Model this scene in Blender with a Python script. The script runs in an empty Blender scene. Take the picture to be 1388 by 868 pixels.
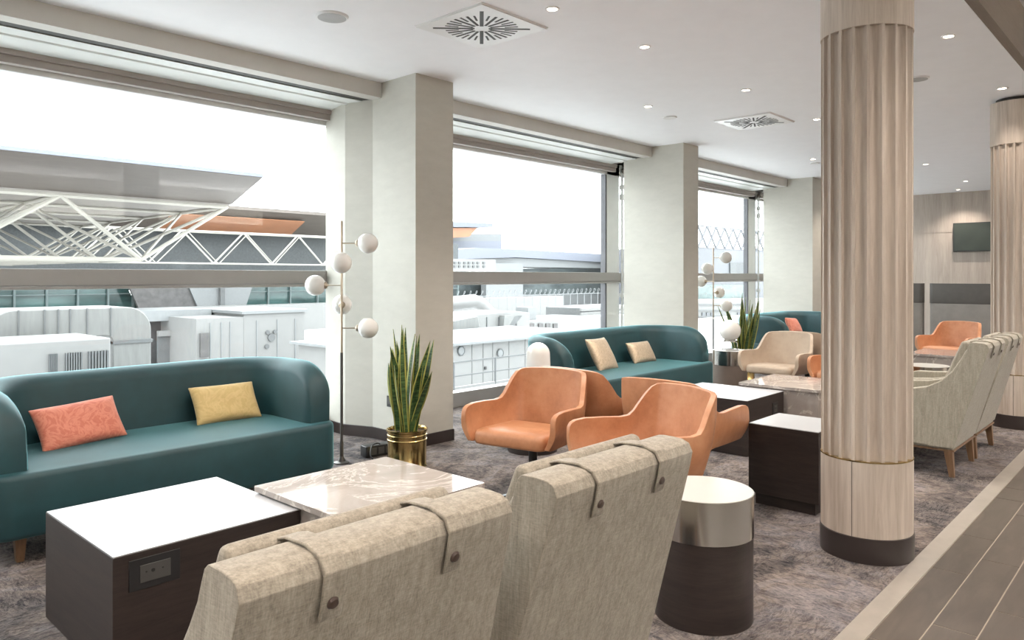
import bpy, bmesh, math, random
from mathutils import Vector, Matrix
random.seed(7)
PI = math.pi
S = bpy.context.scene
COL = S.collection
# ------------------------------------------------------------------ camera (level, slight vertical shift)
F, CX, HY, EYE = 1007.6, 694.0, 375.0, 1.35
ANG = math.atan2(928, F)
FW = (math.cos(ANG), math.sin(ANG)); RT = (math.sin(ANG), -math.cos(ANG))
CEIL = 2.95
def ray(u, v): return (F*FW[0]+(u-CX)*RT[0], F*FW[1]+(u-CX)*RT[1], HY-v)
def onz(u, v, z):
    x, y, w = ray(u, v); t = (z-EYE)/w; return Vector((x*t, y*t, z))
def ony(u, v, Y):
    x, y, w = ray(u, v); t = Y/y; return Vector((x*t, Y, EYE+w*t))
cam = bpy.data.cameras.new('camera'); camo = bpy.data.objects.new('camera', cam); COL.objects.link(camo)
camo.location = (0, 0, EYE); camo.rotation_euler = (PI/2, 0, ANG-PI/2)
cam.sensor_width = 36; cam.lens = 36*F/1388; cam.shift_y = (434-375)/1388*-1; cam.clip_end = 500
S.camera = camo
S.view_settings.view_transform = 'Standard'; S.view_settings.look = 'None'
S.view_settings.gamma = 1; S.view_settings.exposure = 0; S.view_settings.use_curve_mapping = False

# ------------------------------------------------------------------ materials
MATS = {}
def new_mat(name):
    m = bpy.data.materials.new(name); m.use_nodes = True; MATS[name] = m
    nt = m.node_tree; return m, nt, nt.nodes['Principled BSDF']
def node(nt, t, **k):
    n = nt.nodes.new(t)
    for a, b in k.items():
        if a in n.inputs.keys() if hasattr(n.inputs, 'keys') else False: n.inputs[a].default_value = b
        else: setattr(n, a, b)
    return n
def ramp(nt, fac, stops):
    r = nt.nodes.new('ShaderNodeValToRGB'); nt.links.new(fac, r.inputs[0])
    el = r.color_ramp.elements
    while len(el) < len(stops): el.new(.5)
    for e, (p, c) in zip(el, stops): e.position = p; e.color = (*c, 1) if len(c) == 3 else c
    return r.outputs[0]
def coords(nt, scale=(1, 1, 1), rot=(0, 0, 0)):
    t = nt.nodes.new('ShaderNodeTexCoord'); mp = nt.nodes.new('ShaderNodeMapping')
    mp.inputs['Scale'].default_value = scale; mp.inputs['Rotation'].default_value = rot
    nt.links.new(t.outputs['Object'], mp.inputs[0]); return mp.outputs[0]
def noise(nt, vec, scale, detail=4, rough=.6, dist=0):
    n = nt.nodes.new('ShaderNodeTexNoise'); n.inputs['Scale'].default_value = scale
    n.inputs['Detail'].default_value = detail; n.inputs['Roughness'].default_value = rough
    n.inputs['Distortion'].default_value = dist
    nt.links.new(vec, n.inputs['Vector']); return n.outputs['Fac']
def mixc(nt, fac, a, b, mode='MIX'):
    m = nt.nodes.new('ShaderNodeMix'); m.data_type = 'RGBA'; m.blend_type = mode
    for s, val in ((m.inputs[0], fac), (m.inputs[6], a), (m.inputs[7], b)):
        if isinstance(val, bpy.types.NodeSocket): nt.links.new(val, s)
        elif isinstance(val, (int, float)): s.default_value = val
        else: s.default_value = (*val, 1)
    return m.outputs[2]
def bump(nt, b, h, strength=.2, dist=.01):
    n = nt.nodes.new('ShaderNodeBump'); n.inputs['Strength'].default_value = strength
    n.inputs['Distance'].default_value = dist
    nt.links.new(h, n.inputs['Height']); nt.links.new(n.outputs[0], b.inputs['Normal'])
def plain(name, col, rough=.5, metal=0, var=.06, vs=6, vscale=(1, 1, 1), spec=.5, bmp=0):
    """procedural colour with a gentle tonal variation"""
    m, nt, b = new_mat(name)
    v = coords(nt, vscale); f = noise(nt, v, vs)
    lo = tuple(max(0, c*(1-var*2)) for c in col); hi = tuple(min(1, c*(1+var)) for c in col)
    nt.links.new(ramp(nt, f, [(.3, lo), (.7, hi)]), b.inputs['Base Color'])
    b.inputs['Roughness'].default_value = rough; b.inputs['Metallic'].default_value = metal
    b.inputs['Specular IOR Level'].default_value = spec
    if bmp: bump(nt, b, noise(nt, v, vs*12), bmp, .002)
    return m
def grain(name, dark, light, sc, rough=.5, k=9, bmp=.1, coat=0, dist=1.2):
    m, nt, b = new_mat(name)
    v = coords(nt, sc); f = noise(nt, v, k, 8, .65, dist); f2 = noise(nt, v, k*.25, 3, .5, .3)
    c = mixc(nt, .45, ramp(nt, f, [(.3, dark), (.68, light)]), ramp(nt, f2, [(.3, dark), (.7, light)]))
    nt.links.new(c, b.inputs['Base Color']); b.inputs['Roughness'].default_value = rough
    b.inputs['Coat Weight'].default_value = coat
    if bmp: bump(nt, b, f, bmp, .003)
    return m
plain('grille_grey', (.42, .42, .42), .6)
plain('ceiling_white', (.90, .905, .93), .7, var=.01)
plain('plaster', (.49, .475, .425), .65, var=.028, vs=6, vscale=(1, 1, 2.6), bmp=.05)
plain('beam_grey', (.55, .53, .49), .5, var=.02)
plain('panel_pale', (.66, .68, .66), .35, var=.02)
plain('slot_dark', (.035, .032, .028), .6)
plain('blind_brown', (.34, .30, .275), .45, var=.02)
plain('frame_alu', (.40, .385, .37), .38, metal=.25, var=.02)
plain('frame_white', (.74, .75, .74), .4, var=.02)
plain('gasket', (.10, .10, .11), .5)
plain('skirting', (.035, .026, .024), .35)
plain('white_metal', (.8, .8, .8), .35, var=.01)
plain('black_plastic', (.018, .018, .019), .4)
plain('socket_face', (.07, .068, .065), .35)
plain('chrome', (.62, .60, .57), .16, metal=1, var=.02)
plain('brass', (.62, .46, .20), .17, metal=1, var=.08, vs=9)
plain('rod_brass', (.50, .42, .33), .3, metal=1, var=.05)
plain('rod_dark', (.10, .095, .09), .35, metal=.8)
plain('laminate', (.43, .44, .46), .28, var=.01)
plain('drum_top', (.52, .51, .48), .35, var=.01)
plain('soil', (.10, .075, .05), .9, var=.4, vs=60)
plain('leg_wood', (.20, .115, .062), .4, var=.15, vs=12, vscale=(4, 4, .6))
plain('button', (.07, .045, .035), .35)
plain('booth_dark', (.085, .08, .075), .5)
plain('booth_grey', (.20, .19, .178), .6)
plain('ext_white', (.155, .155, .152), .5, var=.03, vs=3)
plain('ext_metal', (.135, .137, .133), .45, var=.08, vs=5, vscale=(3, 3, .4))
plain('ext_grey', (.085, .088, .09), .6, var=.06)
plain('ext_dark', (.055, .062, .066), .5, var=.2)
plain('ext_shed', (.07, .066, .066), .5, var=.2, vs=2)
plain('ext_truss', (.33, .315, .28), .5, var=.02)
plain('ext_cladding', (.078, .063, .053), .55, var=.10, vs=1.2, vscale=(.6, 6, 6))
plain('ext_soffit', (.20, .18, .165), .6, var=.05)
plain('ext_orange', (.30, .13, .065), .5, var=.06, vs=1)
plain('ext_blue', (.13, .14, .17), .4, var=.05)
plain('ext_glass', (.035, .075, .072), .12, var=.3, vs=.35, vscale=(1, 1, 3))
plain('ext_frame', (.09, .12, .12), .5)
plain('ext_panel', (.15, .157, .16), .5, var=.04)
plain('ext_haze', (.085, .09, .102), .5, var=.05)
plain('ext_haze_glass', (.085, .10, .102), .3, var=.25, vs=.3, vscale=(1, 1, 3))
plain('screen', (.045, .055, .048), .18, var=.1, vs=1.5)
grain('veneer', (.013, .009, .008), (.042, .029, .025), (1.2, 1.2, 14), .42, 7, .08)
grain('oak_white', (.36, .295, .24), (.62, .54, .465), (9, 9, .55), .5, 6, .12, dist=.6)
grain('wall_laminate', (.30, .255, .215), (.47, .41, .36), (5, 5, .35), .5, 6, .05)
grain('riser_wood', (.17, .135, .105), (.23, .185, .15), (.5, 6, 6), .5, 5, .05)

def velvet():
    m, nt, b = new_mat('velvet_teal'); v = coords(nt)
    f = noise(nt, v, 5, 3)
    nt.links.new(ramp(nt, f, [(.3, (.003, .033, .040)), (.7, (.006, .051, .060))]), b.inputs['Base Color'])
    b.inputs['Roughness'].default_value = .62
    b.inputs['Sheen Weight'].default_value = .9; b.inputs['Sheen Roughness'].default_value = .3
    b.inputs['Sheen Tint'].default_value = (.36, .84, .93, 1)
    b.inputs['Coat Weight'].default_value = .3; b.inputs['Coat Roughness'].default_value = .5; b.inputs['Coat IOR'].default_value = 1.6; b.inputs['Coat Tint'].default_value = (.8, .97, 1, 1)
    bump(nt, b, noise(nt, v, 260, 2), .15, .002)
velvet()
def leather(name, c1, c2, c3, rough=.42):
    m, nt, b = new_mat(name); v = coords(nt)
    f = noise(nt, v, 5, 6, .7)
    nt.links.new(ramp(nt, f, [(.28, c1), (.5, c2), (.75, c3)]), b.inputs['Base Color'])
    b.inputs['Roughness'].default_value = rough
    bump(nt, b, noise(nt, v, 190, 3), .18, .0015)
leather('leather_tan', (.36, .150, .067), (.48, .215, .105), (.57, .295, .16))
leather('leather_beige', (.37, .29, .22), (.43, .345, .265), (.48, .39, .305), .5)
def woven(name, dark, light):
    m, nt, b = new_mat(name)
    v = coords(nt, (260, 260, 38)); w = coords(nt, (60, 60, 420)); sl = coords(nt, (70, 70, 4))
    f = noise(nt, v, 1, 2, .7); g = noise(nt, w, 1, 2, .7); h = noise(nt, sl, 1, 2, .6)
    c = mixc(nt, .5, ramp(nt, f, [(.3, dark), (.7, light)]), ramp(nt, g, [(.3, dark), (.7, light)]))
    c = mixc(nt, .3, c, ramp(nt, h, [(.35, dark), (.65, light)]))
    nt.links.new(c, b.inputs['Base Color']); b.inputs['Roughness'].default_value = .9
    b.inputs['Sheen Weight'].default_value = .15
    bump(nt, b, f, .5, .002)
woven('tweed', (.155, .135, .107), (.41, .365, .295))
woven('tweed_pale', (.20, .185, .148), (.42, .385, .315))  # paler, less warm copy of the tweed
def cushion_mat(name, dark, light, sc=9, metal=0, rough=.6):
    m, nt, b = new_mat(name); v = coords(nt)
    f = noise(nt, v, sc, 5, .6, 2.5)
    nt.links.new(ramp(nt, f, [(.42, dark), (.5, light), (.62, dark)]), b.inputs['Base Color'])
    b.inputs['Roughness'].default_value = rough; b.inputs['Metallic'].default_value = metal
    b.inputs['Sheen Weight'].default_value = .3
    bump(nt, b, noise(nt, v, 30, 5), .35, .004)
cushion_mat('cushion_coral', (.60, .165, .10), (.72, .26, .17))
cushion_mat('cushion_mustard', (.60, .43, .17), (.68, .50, .22), 7)
cushion_mat('cushion_gold', (.52, .40, .27), (.66, .53, .38), 14, .35, .38)
def marble():
    m, nt, b = new_mat('marble'); v = coords(nt)
    base = ramp(nt, noise(nt, v, 3.5, 8, .65, .6), [(.3, (.30, .262, .238)), (.7, (.44, .395, .365))])
    vein = ramp(nt, noise(nt, v, 2.3, 9, .62, 1.6), [(.478, (0, 0, 0)), (.5, (1, 1, 1)), (.522, (0, 0, 0))])
    c = mixc(nt, .0, base, (.80, .74, .68)); mx = c.node
    k = nt.nodes.new('ShaderNodeMath'); k.operation = 'MULTIPLY'; k.inputs[1].default_value = .55
    nt.links.new(vein, k.inputs[0]); nt.links.new(k.outputs[0], mx.inputs[0])
    nt.links.new(c, b.inputs['Base Color']); b.inputs['Roughness'].default_value = .07
marble()
def carpet():
    m, nt, b = new_mat('carpet'); v = coords(nt)
    n1 = noise(nt, v, .8, 4, .55, .6); n2 = noise(nt, v, 6, 7, .8, .5); n3 = noise(nt, v, 2.2, 6, .7, 1.0)
    base = ramp(nt, n1, [(.34, (.085, .095, .125)), (.45, (.175, .165, .18)), (.55, (.205, .16, .13)), (.66, (.12, .125, .155))])
    fl = ramp(nt, n2, [(.40, (.008, .009, .014)), (.47, (.12, .11, .125)), (.53, (.40, .33, .27)), (.60, (.08, .085, .11))])
    c = mixc(nt, .5, base, fl)
    c = mixc(nt, .5, c, ramp(nt, n3, [(.40, (.022, .026, .04)), (.5, (.21, .17, .145)), (.60, (.30, .285, .31))]))
    ck = nt.nodes.new('ShaderNodeTexChecker'); ck.inputs['Scale'].default_value = 2.0
    nt.links.new(v, ck.inputs['Vector'])
    a = noise(nt, coords(nt, (48, 15, 1)), 1, 5, .8, 1.5); d = noise(nt, coords(nt, (15, 48, 1)), 1, 5, .8, 1.5)
    st = mixc(nt, ck.outputs['Fac'], ramp(nt, a, [(.40, (.045, .045, .06)), (.56, (.42, .37, .33))]), ramp(nt, d, [(.40, (.04, .042, .055)), (.56, (.38, .35, .33))]))
    c = mixc(nt, .30, c, st)
    hs = nt.nodes.new('ShaderNodeHueSaturation'); hs.inputs['Saturation'].default_value = .72; hs.inputs['Value'].default_value = 1.55
    gm = nt.nodes.new('ShaderNodeGamma'); gm.inputs['Gamma'].default_value = 1.55
    nt.links.new(c, gm.inputs[0]); nt.links.new(gm.outputs[0], hs.inputs['Color']); c = hs.outputs[0]
    nt.links.new(c, b.inputs['Base Color']); b.inputs['Roughness'].default_value = .95
    b.inputs['Specular IOR Level'].default_value = .15
    bump(nt, b, noise(nt, v, 150, 3), .6, .004)
carpet()
def tile():
    m, nt, b = new_mat('tile'); v = coords(nt, (1.4, 7, 1))
    f = noise(nt, v, 2.2, 6, .6, .6)
    c = ramp(nt, f, [(.3, (.066, .055, .045)), (.7, (.105, .088, .073))])
    nt.links.new(c, b.inputs['Base Color']); b.inputs['Roughness'].default_value = .38
    bump(nt, b, noise(nt, v, 30, 3), .05, .001)
tile()
plain('grout', (.30, .26, .21), .8)
plain('strip', (.42, .385, .34), .35, metal=.3)
plain('concrete', (.60, .60, .60), .8, var=.05)
def glassy():
    m, nt, b = new_mat('pane_glass'); nt.nodes.remove(b)
    out = nt.nodes['Material Output']
    t = nt.nodes.new('ShaderNodeBsdfTransparent'); t.inputs[0].default_value = (.96, .98, .97, 1)
    g = nt.nodes.new('ShaderNodeBsdfGlossy'); g.inputs['Roughness'].default_value = .02
    lw = nt.nodes.new('ShaderNodeLayerWeight'); lw.inputs[0].default_value = .5
    pw = nt.nodes.new('ShaderNodeMath'); pw.operation = 'POWER'; pw.inputs[1].default_value = 5
    fr = nt.nodes.new('ShaderNodeMath'); fr.operation = 'MULTIPLY_ADD'; fr.inputs[1].default_value = .5; fr.inputs[2].default_value = .018
    nt.links.new(lw.outputs['Facing'], pw.inputs[0]); nt.links.new(pw.outputs[0], fr.inputs[0])
    mx = nt.nodes.new('ShaderNodeMixShader')
    nt.links.new(fr.outputs[0], mx.inputs[0]); nt.links.new(t.outputs[0], mx.inputs[1]); nt.links.new(g.outputs[0], mx.inputs[2])
    nt.links.new(mx.outputs[0], out.inputs[0])
glassy()
def opal():
    m, nt, b = new_mat('opal_glass')
    nt.links.new(ramp(nt, noise(nt, coords(nt), 3), [(.3, (.80, .79, .76)), (.7, (.84, .83, .80))]), b.inputs['Base Color'])
    b.inputs['Roughness'].default_value = .12; b.inputs['Subsurface Weight'].default_value = .3
    b.inputs['Subsurface Radius'].default_value = (.05, .05, .05)
opal()
def lamp_emit(name, col, st):
    m, nt, b = new_mat(name)
    b.inputs['Base Color'].default_value = (.9, .85, .8, 1)
    nt.links.new(ramp(nt, noise(nt, coords(nt), 40), [(.2, tuple(c*.95 for c in col)), (.8, col)]), b.inputs['Emission Color'])
    b.inputs['Emission Strength'].default_value = st
lamp_emit('lamp_glow', (1, .80, .62), 9)
def leaf():
    m, nt, b = new_mat('leaf'); uv = nt.nodes.new('ShaderNodeUVMap'); sp = nt.nodes.new('ShaderNodeSeparateXYZ')
    nt.links.new(uv.outputs[0], sp.inputs[0])
    edge = ramp(nt, sp.outputs[0], [(.0, (.52, .50, .13)), (.13, (.50, .48, .12)), (.19, (.04, .10, .03)), (.81, (.04, .10, .03)), (.87, (.50, .48, .12)), (1, (.52, .50, .13))])
    mask = ramp(nt, sp.outputs[0], [(.13, (0, 0, 0)), (.2, (1, 1, 1)), (.8, (1, 1, 1)), (.87, (0, 0, 0))])
    band = ramp(nt, noise(nt, coords(nt, (4, 4, 30)), 1.6, 4, .6, 1.5), [(.42, (.018, .052, .018)), (.58, (.085, .165, .055))])
    c = mixc(nt, mask, edge, band)
    nt.links.new(c, b.inputs['Base Color']); b.inputs['Roughness'].default_value = .4
leaf()

# ------------------------------------------------------------------ mesh helpers
def build(name, bm, mat, parent=None, loc=None, rz=0, smooth=False, bevel=0, sub=0, kind=None, seg=2, autosm=True):
    bmesh.ops.recalc_face_normals(bm, faces=bm.faces[:])
    me = bpy.data.meshes.new(name); bm.to_mesh(me); bm.free()
    me.materials.append(MATS[mat]) if isinstance(mat, str) else [me.materials.append(MATS[x]) for x in mat]
    o = bpy.data.objects.new(name, me); COL.objects.link(o)
    if parent: o.parent = parent
    if loc: o.location = loc
    if rz: o.rotation_euler = (0, 0, rz)
    if bevel:
        md = o.modifiers.new('bevel', 'BEVEL'); md.width = bevel; md.segments = seg; md.limit_method = 'ANGLE'; md.angle_limit = .6
        smooth = True
    if sub:
        md = o.modifiers.new('sub', 'SUBSURF'); md.levels = sub; md.render_levels = sub; smooth = True
    if smooth:
        for p in me.polygons: p.use_smooth = True
        if not sub and autosm:
            try: me.set_sharp_from_angle(angle=.7)
            except Exception: pass
    if kind: o['kind'] = kind
    return o
def box(bm, x0, x1, y0, y1, z0, z1, mi=0):
    v = [bm.verts.new(p) for p in ((x0,y0,z0),(x1,y0,z0),(x1,y1,z0),(x0,y1,z0),(x0,y0,z1),(x1,y0,z1),(x1,y1,z1),(x0,y1,z1))]
    fs = [bm.faces.new([v[i] for i in q]) for q in ((3,2,1,0),(4,5,6,7),(0,1,5,4),(1,2,6,5),(2,3,7,6),(3,0,4,7))]
    for f in fs: f.material_index = mi
    return v
def B(*a):
    bm = bmesh.new()
    if isinstance(a[0], (tuple, list)):
        for q in a: box(bm, *q)
    else: box(bm, *a)
    return bm
def prism(bm, pts, axis, a, b):
    """extrude a 2-D polygon: axis 'z' pts=(x,y); 'x' pts=(y,z); 'y' pts=(x,z)"""
    f = {'z': lambda p, t: (p[0], p[1], t), 'x': lambda p, t: (t, p[0], p[1]), 'y': lambda p, t: (p[0], t, p[1])}[axis]
    A = [bm.verts.new(f(p, a)) for p in pts]; C = [bm.verts.new(f(p, b)) for p in pts]
    bm.faces.new(A); bm.faces.new(C[::-1]); n = len(pts)
    for i in range(n): bm.faces.new((A[i], C[i], C[(i+1) % n], A[(i+1) % n]))
    return bm
def lathe(bm, prof, seg=48, cx=0, cy=0, ox=0):
    rings = []
    for r, z in prof:
        if r < 1e-6: rings.append([bm.verts.new((cx, cy, z))])
        else: rings.append([bm.verts.new((cx+r*math.cos(2*PI*i/seg), cy+r*math.sin(2*PI*i/seg), z)) for i in range(seg)])
    for A, C in zip(rings, rings[1:]):
        for i in range(seg):
            j = (i+1) % seg
            if len(A) == 1 and len(C) == 1: continue
            if len(A) == 1: bm.faces.new((A[0], C[j], C[i]))
            elif len(C) == 1: bm.faces.new((A[i], A[j], C[0]))
            else: bm.faces.new((A[i], A[j], C[j], C[i]))
    return bm
def tube(bm, pts, r, seg=8, caps=True):
    pts = [Vector(p) for p in pts]; rr = r if isinstance(r, (list, tuple)) else [r]*len(pts)
    rings = []; up = None
    for i, p in enumerate(pts):
        d = ((pts[min(i+1, len(pts)-1)]-p).normalized() + (p-pts[max(i-1, 0)]).normalized()).normalized()
        if up is None: up = Vector((0, 0, 1)) if abs(d.z) < .9 else Vector((1, 0, 0))
        a = d.cross(up).normalized(); b = a.cross(d).normalized(); up = b
        rings.append([bm.verts.new(p+rr[i]*(a*math.cos(2*PI*k/seg)+b*math.sin(2*PI*k/seg))) for k in range(seg)])
    for A, C in zip(rings, rings[1:]):
        for k in range(seg): bm.faces.new((A[k], A[(k+1) % seg], C[(k+1) % seg], C[k]))
    if caps: bm.faces.new(rings[0][::-1]); bm.faces.new(rings[-1])
    return bm
def loft(bm, secs, closed_sec=True, caps=True):
    R = [[bm.verts.new(p) for p in s] for s in secs]; n = len(R[0])
    for A, C in zip(R, R[1:]):
        for k in range(n if closed_sec else n-1): bm.faces.new((A[k], A[(k+1) % n], C[(k+1) % n], C[k]))
    if caps and closed_sec: bm.faces.new(R[0][::-1]); bm.faces.new(R[-1])
    return R
def rrect(x0, x1, y0, y1, r, n=5):
    out = []
    for cx, cy, a in ((x1-r, y1-r, 0), (x0+r, y1-r, PI/2), (x0+r, y0+r, PI), (x1-r, y0+r, 1.5*PI)):
        for i in range(n+1): t = a+PI/2*i/n; out.append((cx+r*math.cos(t), cy+r*math.sin(t)))
    return out
def softbox(x0, x1, y0, y1, z0, z1, r, e=.02, n=5, top_only=False):
    """box with rounded plan corners and rounded top / bottom edges"""
    bm = bmesh.new(); secs = []
    zz = [(z0, 0)] if top_only else [(z0+e*(1-math.cos(t)), e*(1-math.sin(t))) for t in (0, PI/6, PI/3, PI/2)]
    zz += [(z1-e*(1-math.cos(t)), e*(1-math.sin(t))) for t in (PI/2, PI/3, PI/6, 0)]
    for z, i in zz: secs.append([(x, y, z) for x, y in rrect(x0+i, x1-i, y0+i, y1-i, max(r-i, .002), n)])
    loft(bm, secs); return bm
def empty(name, label, cat, loc=(0, 0, 0), rz=0, group=None, kind=None):
    o = bpy.data.objects.new(name, None); COL.objects.link(o); o.location = loc; o.rotation_euler = (0, 0, rz)
    o.empty_display_size = .1
    return tag(o, label, cat, group, kind)
def tag(o, label, cat, group=None, kind=None):
    if label: o['label'] = label
    if cat: o['category'] = cat
    if group: o['group'] = group
    if kind: o['kind'] = kind
    return o
def dup(root, loc=None, rz=None, label=None, group=None):
    def cp(o, par):
        c = o.copy(); COL.objects.link(c); c.parent = par
        for ch in [q for q in bpy.data.objects if q.parent == o and q != c]: cp(ch, c)
        return c
    r = cp(root, None)
    if loc: r.location = loc
    if rz is not None: r.rotation_euler = (0, 0, rz)
    if label: r['label'] = label
    if group: r['group'] = group
    return r
def struct(name, bm, mat, parent=None, **k):
    return build(name, bm, mat, parent, kind=None if parent else 'structure', **k)

# ------------------------------------------------------------------ room shell
XL, XR, YB = -5.0, 16.1, -5.0
YW = 5.65                      # inner face of the window wall
struct('floor', B(XL, XR, .99, YW, -.12, 0), 'carpet')
# tiled walkway: planks with cut joints over a grout bed
bm = bmesh.new(); row = 0; y1 = .905; rnd = random.Random(3)
joints0 = [2.95, 3.86, 4.46, 5.34, 5.64, 6.6]
while y1 > YB:
    w = .148 if row == 0 else (.155 if row == 1 else .6)
    if row >= 2: w = [.17, .16, .3, .3][row % 4] if row < 6 else .3
    y0 = y1-w
    xs = [XL]; x = XL+rnd.uniform(.3, .9)
    while x < XR: xs.append(x); x += rnd.choice((.6, .9, .9, .9))
    if row == 0: xs = [q for q in xs if q < 2.3]+joints0+[q for q in xs if q > 7.0]
    xs.append(XR)
    for a, b_ in zip(xs, xs[1:]): box(bm, a+.003, b_-.003, y0+.003, y1-.003, -.01, .0)
    y1 = y0; row += 1
tl = struct('floor_tiled', bm, 'tile')
struct('floor_grout_bed', B(XL, XR, YB, .905, -.12, -.0015), 'grout')
struct('trim_1', B(XL, XR, .905, .99, -.12, .004), 'strip')
struct('ceiling', B(XL, XR+.1, .99, 6.05, CEIL, CEIL+.12), 'ceiling_white')
struct('trim_2', B(XL, XR+.1, .93, .989, CEIL, 3.32), 'riser_wood')          # riser up to the raised ceiling
struct('ceiling_raised', B(XL, XR+.1, YB, .99, 3.321, 3.42), 'ceiling_white')
struct('wall_back', B(XL, XR, YB-.12, YB, -.12, 3.42), 'plaster')
struct('wall_left', B(XL-.12, XL, YB, 6.05, -.12, 3.42), 'plaster')
bm = B((XR, XR+.12, YB, 6.05, -.12, 2.185), (XR, XR+.12, YB, 6.05, 2.195, 3.42)); box(bm, XR+.01, XR+.12, YB, 6.05, 2.18, 2.2)
struct('wall_right', bm, 'wall_laminate')

# pillars on the window side
def poly_skirt(poly, name, parent, h=.095, t=.008):
    cx = sum(p[0] for p in poly)/len(poly); cy = sum(p[1] for p in poly)/len(poly)
    out = [(p[0]+(t if p[0] > cx else -t), p[1]-(t if p[1] < cy else 0)) for p in poly]
    struct(name, prism(bmesh.new(), out, 'z', 0.0, h), 'skirting', parent, bevel=.003)
P1 = [(3.78, 4.51), (4.18, 4.51), (4.18, 5.06), (4.27, 5.33), (4.27, YW), (3.71, YW), (3.69, 5.33), (3.785, 5.07)]
w1 = struct('wall_pillar_near', prism(bmesh.new(), P1, 'z', 0, CEIL), 'plaster')
poly_skirt(P1, 'baseboard', w1)
P2 = [(7.92, 4.51), (8.28, 4.51), (8.28, 5.36), (7.92, 5.36)]
w2 = struct('wall_pillar_middle', prism(bmesh.new(), P2, 'z', 0, CEIL), 'plaster'); poly_skirt(P2, 'baseboard', w2)
P3 = [(12.06, 4.54), (12.44, 4.54), (12.44, 5.36), (12.06, 5.36)]
w3 = struct('wall_pillar_far', prism(bmesh.new(), P3, 'z', 0, CEIL), 'plaster'); poly_skirt(P3, 'baseboard', w3)
P0 = [(-.36, 4.51), (.02, 4.51), (.02, 5.36), (-.36, 5.36)]
w0 = struct('wall_pillar_left', prism(bmesh.new(), P0, 'z', 0, CEIL), 'plaster'); poly_skirt(P0, 'baseboard', w0)

# bays: ceiling beam, blind slot, blind cassette, window frame and panes
bays = [(-4.9, -.36, -4.9, -.05), (.02, 3.785, .10, 4.20), (4.18, 7.92, 4.27, 8.24), (8.28, 12.06, 8.24, 12.40), (12.44, 16.1, 12.40, 16.1)]
for i, (a, b, wa, wb) in enumerate(bays):
    bm = B((a, b, 4.95, 5.07, 2.825, CEIL-.001), (a, b, 5.17, 5.37, 2.83, 2.85), (a-.2, b+.33, 5.37, YW, 2.83, 2.85))
    tr = struct('trim_%d' % (3+i), bm, 'beam_grey')
    struct('blind_slot', B(a+.01, b-.01, 5.07, 5.17, 2.832, CEIL-.002), 'slot_dark', tr)
    bm = bmesh.new(); prism(bm, [(5.17, 2.825), (5.30, 2.822), (5.31, 2.812), (5.345, 2.812), (5.36, 2.824), (5.56, 2.80), (5.56, 2.835), (5.17, 2.835)], 'x', a, b)
    struct('soffit_panel', bm, 'panel_pale', tr)
    bm = B((a, b+.14, 5.555, 5.60, 2.765, 2.82), (a, b+.14, 5.575, 5.64, 2.715, 2.772))
    struct('blind_cassette', bm, 'blind_brown', tr, bevel=.004)
    # window
    jr = wb
    fr = bmesh.new()
    box(fr, wa, wb, YW, YW+.09, 2.68, 2.85)                     # head
    box(fr, jr-.28 if i > 0 else jr-.1, jr, YW, YW+.09, .0, 2.85)   # right jamb, wide white mullion
    box(fr, wa, wb, YW-.02, YW+.12, 0, .145)                   # sill wall
    wn = struct('window_%d' % (i+1), fr, 'frame_white', bevel=.004)
    tm = bmesh.new(); box(tm, wa, wb, YW-.015, YW+.085, 1.287, 1.402); box(tm, wa, wb, YW-.03, YW+.07, 1.262, 1.285)
    struct('transom', tm, 'frame_alu', wn, bevel=.004)
    struct('window_sill', B(wa, wb, YW-.035, YW-.021, .0, .15), 'frame_alu', wn, bevel=.003)
    g0 = jr-.28 if i > 0 else jr-.1
    struct('gasket', B((g0-.028, g0-.001, YW+.005, YW+.08, .146, 1.261), (g0-.028, g0-.001, YW+.005, YW+.08, 1.403, 2.679)), 'gasket', wn)
    struct('glass_pane', B(wa, g0-.028, YW+.04, YW+.046, .146, 1.27), 'pane_glass', wn)
    struct('glass_pane', B(wa, g0-.028, YW+.04, YW+.046, 1.40, 2.68), 'pane_glass', wn)
    if i in (2, 3):
        gx = wb-.015
        bm = B((g0+.255, g0+.268, YW-.07, YW-.045, .2, 2.72), (g0+.24, g0+.275, YW-.09, YW-.03, 2.36, 2.44), (g0+.24, g0+.275, YW-.09, YW-.03, 2.50, 2.56), (g0+.24, g0+.275, YW-.09, YW-.03, 1.08, 1.13))
        struct('blind_guide', bm, 'frame_white', wn)
# thin slab above the windows so no sky leaks past the beam zone
struct('wall_front', B(XL, XR, YW+.001, YW+.3, 2.851, 3.0), 'panel_pale')

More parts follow.
